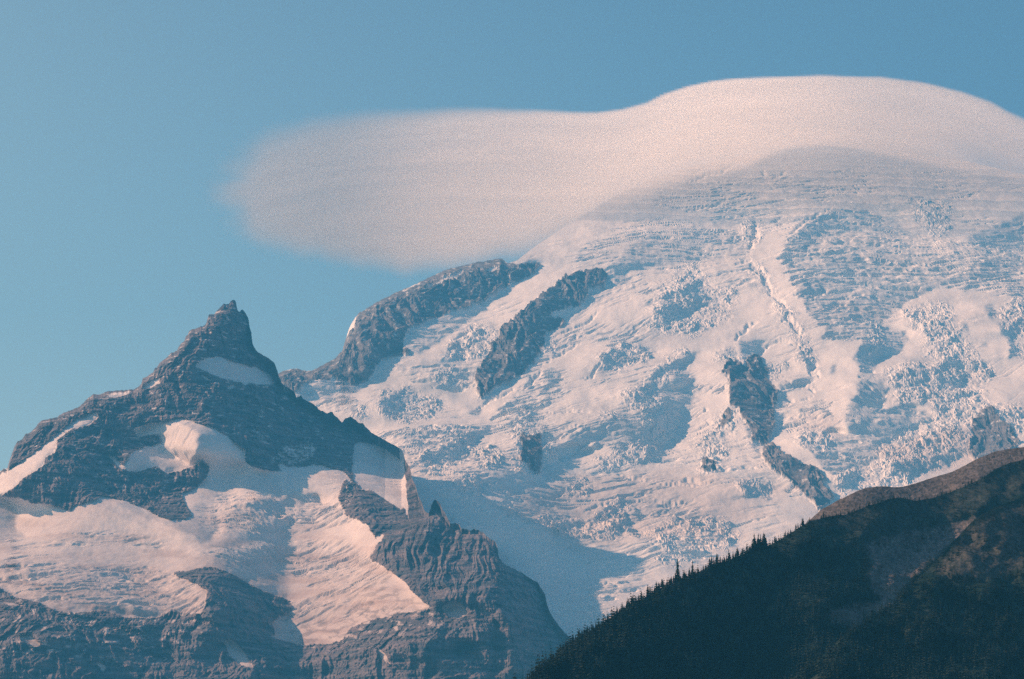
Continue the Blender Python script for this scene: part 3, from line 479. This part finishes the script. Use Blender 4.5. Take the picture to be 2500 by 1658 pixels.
    cm = sample(blur(mask([("P2", "1370 400 1850 370 2250 470 2300 560 1950 600 1400 650 1330 600"), ("P2", "1150 760 2150 690 2352 760 2352 1000 2200 1030 1950 880 1700 800", 1.0), ("P3", "0 740 500 760 700 900 400 1020 200 1010 0 830"), ("P2", "0 820 900 860 1300 960 1300 1150 900 1150 250 1080 0 980"),
                            ("P2", "580 640 800 630 1100 700 1000 730 700 690 300 700"), ("P2", "1780 1110 2352 1060 2352 1130 1860 1230 1700 1220"), ("P3", "0 1060 400 1050 900 1090 300 1200 0 1200"), ("P1", "850 930 1100 940 1130 1100 1000 1080 900 960", .5)]), 9), u, v)
    gate = sstep(-.1, .45, fbm(X/220+11, Y/300+5, 3) + 1.0*cm)
    gate = gate*sstep(-.35, .25, fbm(lam/52+5, q/24, 3))
    dz = -sstep(.02, .4, -cn)*gate*(4+13*cm)*gm + np.maximum(cn, 0)*gate*(1+7*cm)*gm
    dz += fbm(X/260, Y/260, 3)*8 + fbm(X/30, Y/30, 3)*(1.3+2.2*cm)*sn
    rk = 1-sn
    rib = fbm(X/60+fbm(X/150, Y/200, 2)*1.4, Y/120, 5, .55, True)
    led = fbm(X/120, z/20, 3)
    fine = fbm(X/14, z/16, 3, .5, True)
    bm = sample(blur(mask([("P3", "560 700 900 540 1060 560 1350 700 1350 900 1300 1130 1100 1080 800 860 650 860")]), 14), u, v)
    ribv = fbm(X/34+fbm(X/70, z/120, 2)*.8, z/210, 4, .55, True)
    dD = (rib*32 + led*10 + fine*8)*rk*(1-.3*bm) + ribv*58*bm*rk
    fade = np.clip((v-vt[None, :])/18, 0.1, 1)
    D2 = D - dD*fade
    x, y, z = place(u, v, D2)
    z = z + dz*fade
    # talus apron beside the buttress keeps a smooth fan
    rk = np.clip(rk, 0, 1)
    mixn = fbm(u/26 + (v-1400)/40, v/13, 4)
    rk = np.clip(np.where(mz > .05, np.clip(rk + (sstep(-.15, .25, mixn)-.35)*mz*2.2*(sn > .3) - sstep(.12, .4, mixn)*mz*1.6*(sn <= .3)*1.5, 0, 1), rk), 0, 1)
    rk = rk*(1-.8*sstep(.27, .46, fbm(X/30+8, z/11, 3))*sstep(.5, .9, rk)*sstep(1500, 900, v))
    deb = np.clip(sstep(-.2, .7, fbm(u/160, v/26, 4))*.45 + .35*sstep(1300, 1500, v) + .15, 0, 1)
    deb = deb*sstep(1150, 1330, v)
    x, y, z = back_rows(x, y, z, 14, 26, np.interp(us, [600, 760, 960, 1020, 1120], [.5, .28, .28, 1.0, 1.6])[None, :])
    pad = lambda a: np.vstack([np.repeat(a[:1], 14, 0), a])
    rk, deb, u2, v2, sn2 = pad(rk), pad(deb), pad(u), pad(v), pad(sn)
    R, C = x.shape
    V = np.stack([x, y, z], -1).reshape(-1, 3); F = grid_faces(R, C)
    at = dict(rock=rk.ravel(), debris=deb.ravel())
    fc = F[:, 0]; fu = u2.ravel()[fc]; fv = v2.ravel()[fc]
    part = np.zeros(len(F), np.int8)
    sel = [(0, "couloir_snow", "long pink lit snow gully slanting down to the left edge"), (8, "upper_snowfield", "shaded blue snow bowl high under the rock tower"), (9, "snow_bowl", "snow bowl half in sun half in shade around a small rock island"),
           (13, "glacier", None)]
    for i, (k, nm, lb) in enumerate(sel):
        polys = [snow[k]] if k != 13 else [snow[13], snow[16], snow[17]]
        mi = sample(sample(np.clip(mask(polys)-noB, 0, 1), gu+wu*.35, gv+wv*.35), fu, fv) > .5
        part[mi & (part == 0)] = i+1
    but = sample(sample(mask([("P3", "530 745 640 660 850 540 900 520 920 440 955 420 1000 480 1060 570 1350 640 1420 860 1600 950 1700 1200 1800 1400 1560 1600 1440 1500 1400 1300 1330 1120 1100 1080 900 1110 700 900 600 850")]), gu+wu*.35, gv+wv*.35), fu, fv) > .5
    part[but & (part == 0)] = 9
    root = sub_mesh("rocky_peak", V, F, part == 0, M_B, at)
    tag(root, "sharp dark rock peak with a toothed summit and shaded faces left of the snow dome", "mountain", kind="structure")
    for i, (k, nm, lb) in enumerate(sel):
        o = sub_mesh(nm, V, F, part == i+1, M_B, at, root)
        if lb: o["label"] = lb
    o = sub_mesh("rock_buttress", V, F, part == 9, M_B, at, root); o["label"] = "ribbed rock buttress with one pointed spire above the lower glacier"
build_peak()

# =================================================================== THE NEAR FORESTED RIDGE
def hill_mat():
    m, n, l = newmat("hillside"); bs = n["Principled BSDF"]; bs.inputs["Roughness"].default_value = .95; bs.inputs["Specular IOR Level"].default_value = .05
    at = n.new("ShaderNodeAttribute"); at.attribute_name = "scree"
    veg = mixc(n, l, ramp(n, l, noise(n, l, .05, 5, .7), .4, .62), (.010, .026, .024, 1), (.030, .046, .042, 1))
    scr = mixc(n, l, ramp(n, l, noise(n, l, .12, 6, .75), .35, .65), (.10, .095, .10, 1), (.21, .195, .20, 1))
    l.new(mixc(n, l, at.outputs["Fac"], veg, scr), bs.inputs["Base Color"]); return m
M_A = hill_mat()
def foliage_mat(name, a, b):
    m, n, l = newmat(name); bs = n["Principled BSDF"]; bs.inputs["Roughness"].default_value = .9; bs.inputs["Specular IOR Level"].default_value = .1
    oi = n.new("ShaderNodeNewGeometry")
    l.new(mixc(n, l, ramp(n, l, oi.outputs["Random Per Island"], .1, .95), a, b), bs.inputs["Base Color"]); return m
M_FOL = foliage_mat("conifer_needles", (.004, .014, .014, 1), (.030, .052, .040, 1))
M_TRK = foliage_mat("conifer_bark", (.05, .035, .028, 1), (.09, .07, .055, 1))
GULLY = [("P4", "1990 515 2110 480 2000 600 1870 690 1760 800 1680 890 1610 1000 1510 1050 1400 1120 1380 1142 1290 1110 1200 1050 1350 1000 1540 970 1480 900 1470 800 1600 740 1750 700 1850 630"),
         ("P4", "1440 640 1600 590 1800 560 1990 515 1900 620 1700 720 1500 780", .75)]
CLEAR = [("P4", "1480 1000 1560 1000 1500 1040"), ("F", "1636 1420 1660 1395 1668 1400 1640 1430"), ("F", "1710 1400 1728 1385 1732 1395 1712 1405")]
hills = []
def hill_sheet(name, sil, us, Dknots, smap, scree_spec, label, vshift=0, rough=1.0, gspec=None):
    vt = polyline_v(sil, us) + vshift + fbm(us/30, us*0+4.4, 4)*2.2
    u, v = column_grid(us, vt, np.maximum(np.full(us.shape, 1700.), vt+90), 300, 2440., 26)
    Dtop = np.interp(us, Dknots[0], Dknots[1])
    D = profile_depth(v, smap, smooth1(Dtop, 81), smooth1(vt, 81))
    if gspec:
        g_ = np.zeros((CH, CW), np.float32)
        for t_, p_, val in gspec: fill(g_, pts(t_, p_), val)
        D = D - sample(relief_from_gradient(g_, .42, L=160., lim=90, soft=(6, 6)), u, v)
    D = D - rough*(fbm(u/190, v/150+8, 4)*65)*np.clip((v-vt[None, :])/60, 0, 1)
    SC = blur(mask(scree_spec), 5)
    sc_ = sample(SC, u + 14*fbm(u/18, v/14, 4), v + 9*fbm(u/18+8, v/14, 4))
    sc_ = sc_*(.45 + 1.1*sstep(-.3, .35, fbm(u/7, v/6, 4)))
    x, y, z = place(u, v, D)
    z = z + (fbm(x/16, y/16, 4)*2.6*(1-.6*sc_))*np.clip((v-vt[None, :])/12, .2, 1)
    sc_ = np.clip(sc_ + .0*sc_, 0, 1)
    hills.append((us, u, v, x.copy(), y.copy(), z.copy(), vt))
    x, y, z = back_rows(x, y, z, 8, 22, .45)
    sc2 = np.vstack([np.repeat(sc_[:1], 8, 0), sc_])
    o = mesh_from(name, np.stack([x, y, z], -1).reshape(-1, 3), grid_faces(*x.shape), M_A, dict(scree=sc2.ravel()))
    tag(o, label, "hillside", kind="structure")
    return len(hills)-1
SIL_A = np.vstack([[[1000, 1800], [1180, 1715], [1260, 1672]], pts("P3", "1540 1568 1580 1525 1600 1500 1700 1440 1850 1300 2000 1222 2100 1150 2200 1085 2352 1012"), pts("P4", "100 985 190 930 270 893 400 832 480 805 560 765 700 718 800 668 900 645 970 605 1060 556 1130 498 1200 436 1290 388 1350 358 1440 317 1520 306 1650 311 1730 291 1800 268 1950 222 2100 146 2200 104 2365 78"), [[2700, 1000], [3300, 800]]])
SIL_M = np.vstack([SIL_A[SIL_A[:, 0] < 1940], pts("P4", "1130 506 1190 492 1250 478 1330 470 1400 446 1450 424 1520 402 1600 376 1650 371 1740 388 1850 372 1930 340 2000 314 2110 268 2200 205 2290 170 2365 152"), [[2700, 1040], [3300, 900]]])
SIL_R = np.vstack([[[1700, 1830], [1900, 1680]], pts("P4", "1150 1330 1260 1230 1330 1160 1380 1136 1430 1105 1500 1055 1600 990 1660 930 1700 885 1760 830 1820 780 1900 690 1950 630 2000 580 2060 515 2110 478 2200 425 2290 395 2365 370"), [[2700, 1120], [3300, 950]]])
h0 = hill_sheet("bare_slope", SIL_A, np.arange(1880, 3000, 3.0), ([1880, 2500, 3000], [3250, 3560, 3800]), ([1000, 1700, 2440], [.62, .60, .5]), [("F", "1900 1000 2800 900 2800 1500 1900 1500")],
           "bare brown scree slope along the top of the near ridge", rough=.4)
h1 = hill_sheet("forest_slope", SIL_M, np.arange(1080, 3000, 2.6), ([1080, 1300, 1900, 2500, 3000], [2250, 2400, 2950, 3420, 3750]), ([1000, 1300, 1700, 2440], [.62, .60, .62, .5]),
           GULLY + CLEAR + [("P4", "1130 500 1650 368 1850 380 2150 260 2365 160 2365 330 2000 500 1600 600 1300 560", .14)], "dark conifer covered slope of the near ridge with a pale scree gully",
           gspec=[("P4", "1990 515 2110 480 2000 600 1870 690 1760 800 1680 890 1610 1000 1510 1050 1400 1120 1380 1142 1330 1100 1450 1000 1540 970 1500 900 1550 800 1700 720 1850 630", -1.3), ("P4", "1140 520 1650 380 1850 390 2150 270 2000 480 1600 560 1300 560", -.35), ("P4", "1200 600 1450 620 1480 900 1300 1050 1000 1000", .5)])
h2 = hill_sheet("right_spur", SIL_R, np.arange(1780, 3000, 2.6), ([1780, 2100, 2500, 3000], [2250, 2420, 2800, 3200]), ([1000, 1400, 1700, 2440], [.62, .62, .64, .5]),
           [("P4", "1850 800 2000 620 2120 500 2365 390 2365 760 2200 840 2000 860", .30)], "dark spur in the lower right corner with scattered conifers above the scree gully", gspec=[("P4", "1850 800 2000 620 2120 500 2365 390 2500 390 2500 760 2200 840 2000 860", -.6)])

# ---- conifers
def conifer(seed, tiers, spokes, lean=0.0):
    """unit conifer, 1 m high: returns trunk and crown as (V, F quads)"""
    r = np.random.default_rng(seed)
    n = 6; hs = [0, .3, .65, .97]; rad = [.022, .017, .010, .002]
    tv = []; tf = []
    for h, q in zip(hs, rad):
        for i in range(n):
            a = 2*math.pi*i/n; tv.append((math.cos(a)*q+lean*h*h, math.sin(a)*q, h))
    for k in range(len(hs)-1):
        for i in range(n): tf.append((k*n+i, k*n+(i+1) % n, (k+1)*n+(i+1) % n, (k+1)*n+i))
    V = []; F = []
    for t in range(tiers):
        f = t/(tiers-1); h0 = .10 + .83*f**1.02; w = (.155*(1-f)**.8 + .018)*(1.0+.5*r.random())
        if r.random() < .18: w *= .55
        for s in range(spokes):
            if r.random() < .12: continue
            a = 2*math.pi*(s+.5*(t % 2)+.35*r.random())/spokes; L = w*(.65+.6*r.random()); dr = .05*(1-f)+.012
            ca, sa = math.cos(a), math.sin(a); hw = L*.42; b = len(V); ox = lean*h0*h0
            V += [(ox, 0, h0+.055), (ox+ca*L*.6-sa*hw, sa*L*.6+ca*hw, h0-.2*dr), (ox+ca*L, sa*L, h0-dr), (ox+ca*L*.6+sa*hw, sa*L*.6-ca*hw, h0-.2*dr)]
            F.append((b, b+1, b+2, b+3))
    b = len(V); V += [(lean-.008, 0, .93), (lean, -.008, .93), (lean+.008, .004, .93), (lean, 0, 1.02)]; F += [(b, b+1, b+3, b+3), (b+1, b+2, b+3, b+3)]
    F = [f for f in F if len(set(f)) == 4] or F
    return (np.array(tv), np.array(tf)), (np.array(V), np.array(F))
protos = [conifer(i, 15+(i % 3)*2, 7) for i in range(5)] + [conifer(9, 9, 8, .03)]
pm = []
for i, (T, Cn) in enumerate(protos):
    t = mesh_from("trunk", *T, M_TRK); c = mesh_from("crown", *Cn, M_FOL)
    pm.append((t.data, c.data)); bpy.data.objects.remove(t); bpy.data.objects.remove(c)
def hill_point(hi, uu, vv):
    us, u, v, x, y, z, vt = hills[hi]
    c = np.clip(np.searchsorted(us, uu), 1, len(us)-2)
    k = np.argmin(np.abs(v[:, c]-vv[None, :] if np.ndim(vv) else v[:, c]-vv), axis=0)
    return x[k, c], y[k, c], z[k, c]
def plant(p, h, kind, label, group, w=1.0):
    root = bpy.data.objects.new("conifer_tree", None); COL.objects.link(root)
    root.location = (p[0], p[1], p[2]-.25); root.scale = (h*w, h*w, h); root.rotation_euler = (0, 0, random.random()*6.28)
    root.empty_display_size = .3
    tag(root, label, "tree", group)
    for nm, d in zip(("trunk", "crown"), pm[kind]):
        o = bpy.data.objects.new(nm, d); COL.objects.link(o); o.parent = root
def sky_line(hi, uu, vshift=1.0):
    us, u, v, x, y, z, vt = hills[hi]
    c = int(np.clip(np.searchsorted(us, uu), 1, len(us)-2)); f = random.random()*6
    k = int(f); return x[k, c], y[k, c], z[k, c]
PXM = 1/FPX
# single trees that stand out on the skyline: (u, height in px, label)
special = [(1653, 58, "tallest thin conifer spire standing alone on the forested skyline"), (1690, 40, "tall thin conifer right of the tallest lone spire on the forested skyline"),
           (1852, 44, "tallest conifer of the dense dark clump on the ridge skyline"), (1866, 34, "conifer at the right end of the dense dark clump on the skyline"), (1531, 26, "small lone spire in the lower half of the forested skyline"),
           (1742, 30, "conifer beside the reddish clearing on the forested skyline"), (1518, 22, "short spire just left of a small lone spire low on the skyline")]
for uu, hp, lb in special:
    p = sky_line(h1, uu); plant(p, hp*p[1]*PXM, 1 if hp < 50 else 3, lb, None, .8)
n_ind = len(special)
def row(hi, a, b, n, hmin, hmax, label, group, w=1.0):
    global n_ind
    for i in range(n):
        uu = a + (b-a)*(i+random.random()*.9)/n
        p = sky_line(hi, uu); hp = hmin + (hmax-hmin)*random.random()**1.8
        plant(p, hp*p[1]*PXM, random.randrange(5), label, group, w*(.85+.4*random.random())); n_ind += 1
row(h1, 1835, 1870, 12, 28, 44, "tall dark conifer packed into the dense clump on the ridge skyline", "conifers of the dense skyline clump")
row(h1, 1700, 1835, 34, 12, 30, "slim dark conifer on the skyline left of the dense clump", "skyline conifers left of the dense clump")
row(h1, 1575, 1700, 34, 12, 30, "slim dark conifer on the skyline near the tallest lone spire", "skyline conifers around the tallest spire")
row(h1, 1440, 1575, 34, 10, 24, "small dark conifer on the skyline just above the lower glacier corner", "conifers low on the skyline")
row(h1, 1285, 1440, 40, 9, 22, "dark conifer on the lowest stretch of skyline near the bottom edge", "conifers at the bottom end of the skyline")
row(h1, 1872, 1985, 30, 9, 22, "short dark conifer on the skyline right of the dense clump", "skyline conifers right of the dense clump")
row(h1, 1985, 2200, 46, 8, 18, "small conifer on the tree line in front of the bare brown slope", "conifers in front of the bare brown slope")
row(h1, 2200, 2500, 36, 7, 15, "small conifer on the upper right tree line below the brown slope", "conifers on the upper right tree line")
row(h2, 2050, 2260, 26, 10, 22, "dark conifer on the edge of the spur beside the scree gully", "conifers on the spur edge")
# ---- everything else that is only read as forest
def forest(n, hi, dens):
    us, u, v, x, y, z, vt = hills[hi]
    out = []
    uu = RNG.random(n)*(us[-1]-us[0]-30)+us[0]+10; vv = RNG.random(n)*760+1080
    tp = np.interp(uu, us, vt); keep = (vv > tp+2)
    m = sample(dens, uu, vv); keep &= RNG.random(n) < m
    uu, vv = uu[keep], vv[keep]
    c = np.clip(np.searchsorted(us, uu), 1, len(us)-2)
    k = np.array([np.searchsorted(v[:, cc], q) for cc, q in zip(c, vv)]); k = np.clip(k, 0, v.shape[0]-1)
    return np.stack([x[k, c], y[k, c], z[k, c]], -1), uu, vv
gu, gv = np.meshgrid(U0+ST*np.arange(CW), V0+ST*np.arange(CH))
gulm = blur(mask(GULLY), 5); clr = blur(mask(CLEAR), 3)
upper = blur(mask([("P4", "1130 500 1650 368 1850 380 2150 260 2365 160 2700 150 2700 800 2365 700 2100 480 1990 515 1850 600 1440 640 1500 800 1300 700 1200 600")]), 12)
patch = sstep(-.25, .35, fbm(gu/38, gv/30, 4))
dens1 = np.clip((1-upper*.72*(1-patch) - upper*.15)*(1-.97*np.minimum(gulm*1.3, 1))*(1-clr), 0, 1)
spars = blur(mask([("P4", "1850 800 2000 620 2120 500 2365 370 2700 300 2700 900 2365 800 2200 860 2000 880")]), 14)
dens2 = np.clip(1-spars*(.45+.5*(1-patch)), 0, 1)
P1_, u1, v1 = forest(26000, h1, dens1); P2_, u2_, v2_ = forest(15000, h2, dens2)
(low_t, low_c) = conifer(77, 6, 5)
def scatter(name, P, H, mat, proto, label, cat):
    pv, pf = proto; n = len(P); a = RNG.random(n)*6.283; ca, sa = np.cos(a), np.sin(a)
    w = H*(.9+.5*RNG.random(n))
    X = (pv[None, :, 0]*ca[:, None]-pv[None, :, 1]*sa[:, None])*w[:, None]+P[:, :1]
    Yy = (pv[None, :, 0]*sa[:, None]+pv[None, :, 1]*ca[:, None])*w[:, None]+P[:, 1:2]
    Z = pv[None, :, 2]*H[:, None]+P[:, 2:3]-.3
    V = np.stack([X, Yy, Z], -1).reshape(-1, 3); F = (pf[None]+(np.arange(n)*len(pv))[:, None, None]).reshape(-1, 4)
    o = mesh_from(name, V, F, mat); tag(o, label, cat, kind="stuff"); return o
hz1 = np.interp(v1, [1150, 1300, 1650], [4.2, 7.5, 13])*(.6+.8*RNG.random(len(P1_)))
hz2 = np.interp(v2_, [1250, 1450, 1650], [4.0, 6.5, 11])*(.6+.8*RNG.random(len(P2_)))
scatter("forest", P1_, hz1, M_FOL, low_c, "dense dark conifer forest covering the near slope", "forest")
scatter("spur_forest", P2_, hz2, M_FOL, low_c, "conifer forest thinning upward on the lower right spur", "forest")

# =================================================================== CLOUD CAP
def build_cloud():
    m, n, l = newmat("cloud_vapour"); n.remove(n["Principled BSDF"]); out = n["Material Output"]
    at = n.new("ShaderNodeAttribute"); at.attribute_name = "vapour"
    nv = n.new("ShaderNodeAttribute"); nv.attribute_name = "bulge"
    df = n.new("ShaderNodeBsdfDiffuse"); tp = n.new("ShaderNodeBsdfTransparent"); df.inputs["Color"].default_value = (.93, .92, .92, 1)
    l.new(nv.outputs["Vector"], df.inputs["Normal"]); mx = df
    m2 = n.new("ShaderNodeMixShader"); l.new(at.outputs["Fac"], m2.inputs[0]); l.new(tp.outputs[0], m2.inputs[1]); l.new(mx.outputs[0], m2.inputs[2])
    l.new(m2.outputs[0], out.inputs["Surface"])
    us = np.arange(430, 3100, 9.0); vs = np.arange(90, 900, 5.0)
    u, v = np.meshgrid(us, vs); u = u.astype(float); v = v.astype(float)
    top = np.array([[430, 520], [500, 480], [520, 430], [570, 385], [650, 340], [760, 308], [900, 290], [1000, 281], [1100, 274], [1200, 272], [1300, 275], [1400, 277], [1460, 276], [1520, 268], [1580, 252], [1620, 232], [1680, 212], [1740, 200], [1800, 193], [1900, 189], [2000, 186], [2150, 190], [2250, 203], [2350, 226], [2420, 252], [2460, 275], [2500, 292], [2600, 330], [2750, 420], [3100, 640]], float)
    bot = np.array([[430, 520], [480, 540], [560, 590], [640, 620], [750, 645], [860, 668], [1000, 685], [1120, 670], [1250, 650], [1400, 615], [1550, 560], [1700, 500], [1850, 490], [2000, 480], [2200, 485], [2400, 500], [2600, 520], [3100, 700]], float)
    vt = polyline_v(top, us)[None, :] + fbm(u/240, v*0+1, 3)*np.interp(u, [500, 1000, 1500, 2500], [16, 7, 3, 4]); vb = polyline_v(bot, us)[None, :] + fbm(u/120, v*0+7, 3)*16
    st = np.interp(u, [500, 700, 1000, 1300, 1450, 1700, 2300, 2500], [240, 170, 96, 40, 20, 13, 18, 30]); sb = np.interp(u, [500, 800, 1100, 1300, 1600, 2500], [170, 170, 160, 190, 230, 220])
    N = 10
    norms = []; verts = []; faces = []; dens = []; off = 0
    Dc = np.interp(us, CLOUD_D[0], CLOUD_D[1]); Dc = smooth1(Dc, 61)[None, :]
    streak = fbm(u/420, (v-vt)/26, 4); soft = fbm(u/170, v/70, 3)
    for k in range(N):
        f = 2*k/(N-1)-1
        tt = sstep(0, 1, (v-vt+st*.25-40*np.maximum(0, fbm(u/90, v/16+k*.6, 3))*sstep(1000, 560, u))/st); vbk = vb - max(0, -f)*60*sstep(1200, 2000, u); bb = sstep(0, 1, (vbk-v)/np.interp(f, [-1, 0], [.7, 1])/sb)
        M = tt*bb*sstep(470, 720, u+ (v-500)*.0 + 110*soft)
        layer = fbm(u/300+k*3.1, (v-vt)/34+k*1.7, 3)
        tau = 3.6*M*(1+.35*streak+.35*layer)
        thin = 1-.45*np.exp(-((u-2330-(v-330)*1.3)/70)**2)*sstep(290, 340, v)*sstep(440, 380, v)
        a = 1-np.exp(-np.maximum(tau*thin, 0)*1.5*(1 if f > 0 else 1-.1*sstep(1400, 1900, u))/N)
        a[0] = a[-1] = 0; a[:, 0] = a[:, -1] = 0
        D = Dc + f*800.
        D = D + .32*(place(u, v, D)[2] - 4000)
        x, y, z = place(u, v, D)
        verts.append(np.stack([x, y, z], -1).reshape(-1, 3)); dens.append(a.ravel())
        rel = np.clip(((vb+vt)/2-v)/np.maximum(vb-vt, 60)*2, -1, 1); rx = smooth1(np.interp(us, [500, 800, 1300, 1600, 2100, 2500], [-.12, -.08, .0, -.12, -.02, .10]), 31)[None, :]
        nn = np.stack([-.22+rx+.16*layer, -.52+0*u, .84+.06*rel+.26*streak], -1); nn /= np.linalg.norm(nn, axis=-1, keepdims=True); norms.append(nn.reshape(-1, 3))
        F = grid_faces(*x.shape)
        aa = a.ravel(); F = F[aa[F].max(1) > .0015]
        faces.append(F+off); off += x.size
    V = np.vstack(verts); F = np.vstack(faces); d = np.concatenate(dens)
    idx, inv = np.unique(F, return_inverse=True)
    o = mesh_from("cap_cloud", V[idx], inv.reshape(F.shape), m, dict(vapour=d[idx]), smooth=True)
    ba = o.data.attributes.new('bulge', 'FLOAT_VECTOR', 'POINT'); ba.data.foreach_set('vector', np.vstack(norms)[idx].astype(np.float32).ravel())
    tag(o, "smooth pale pink lens shaped cloud capping the snowy mountain top", "cloud")
CLOUD_D = ([430, 1000, 1300, 1600, 2000, 2500, 3100], [15150, 15150, 15080, 14950, 14720, 14600, 14500]); CLOUD_T = 650; CLOUD_SL = 0.0
build_cloud()

# =================================================================== VALLEY FLOOR AND AIR
def build_ground():
    m, n, l = newmat("valley_floor"); bs = n["Principled BSDF"]; bs.inputs["Roughness"].default_value = .95
    l.new(mixc(n, l, noise(n, l, .004, 6, .7), (.03, .045, .025, 1), (.075, .075, .045, 1)), bs.inputs["Base Color"])
    rr = np.array([0.5, 60, 400, 1500, 5000, 15000, 42000]); na = 64
    a = np.arange(na)*2*math.pi/na
    V = np.stack([np.outer(rr, np.cos(a)), np.outer(rr, np.sin(a)), np.zeros((len(rr), na))], -1)
    V[2:5, :, 2] += RNG.random((3, na))*2-2
    V = V.reshape(-1, 3); F = []
    for i in range(len(rr)-1):
        for j in range(na): F.append((i*na+j, i*na+(j+1) % na, (i+1)*na+(j+1) % na, (i+1)*na+j))
    F.append((0, 1, 2, 3))
    o = mesh_from("ground", V, np.array(F), m); tag(o, "dark green valley floor below the ridges", "ground", kind="structure")
build_ground()
def build_haze():
    m = bpy.data.materials.new("haze_air"); m.use_nodes = True; n = m.node_tree.nodes; l = m.node_tree.links
    n.remove(n["Principled BSDF"]); pv = n.new("ShaderNodeVolumePrincipled")
    pv.inputs["Color"].default_value = HAZE_COLOR; pv.inputs["Density"].default_value = HAZE_DENSITY; pv.inputs["Anisotropy"].default_value = 0.0
    l.new(pv.outputs[0], n["Material Output"].inputs["Volume"])
    x0, x1, y0, y1, z0, z1 = -15000, 15000, -3000, 24000, -700, 5600
    V = np.array([(x, y, z) for z in (z0, z1) for y in (y0, y1) for x in (x0, x1)], float)
    F = np.array([(0, 2, 3, 1), (4, 5, 7, 6), (0, 1, 5, 4), (2, 6, 7, 3), (0, 4, 6, 2), (1, 3, 7, 5)])
    o = mesh_from("haze", V, F, m); tag(o, "blue haze filling the air between the viewer and the mountains", "haze", kind="stuff")
build_haze()
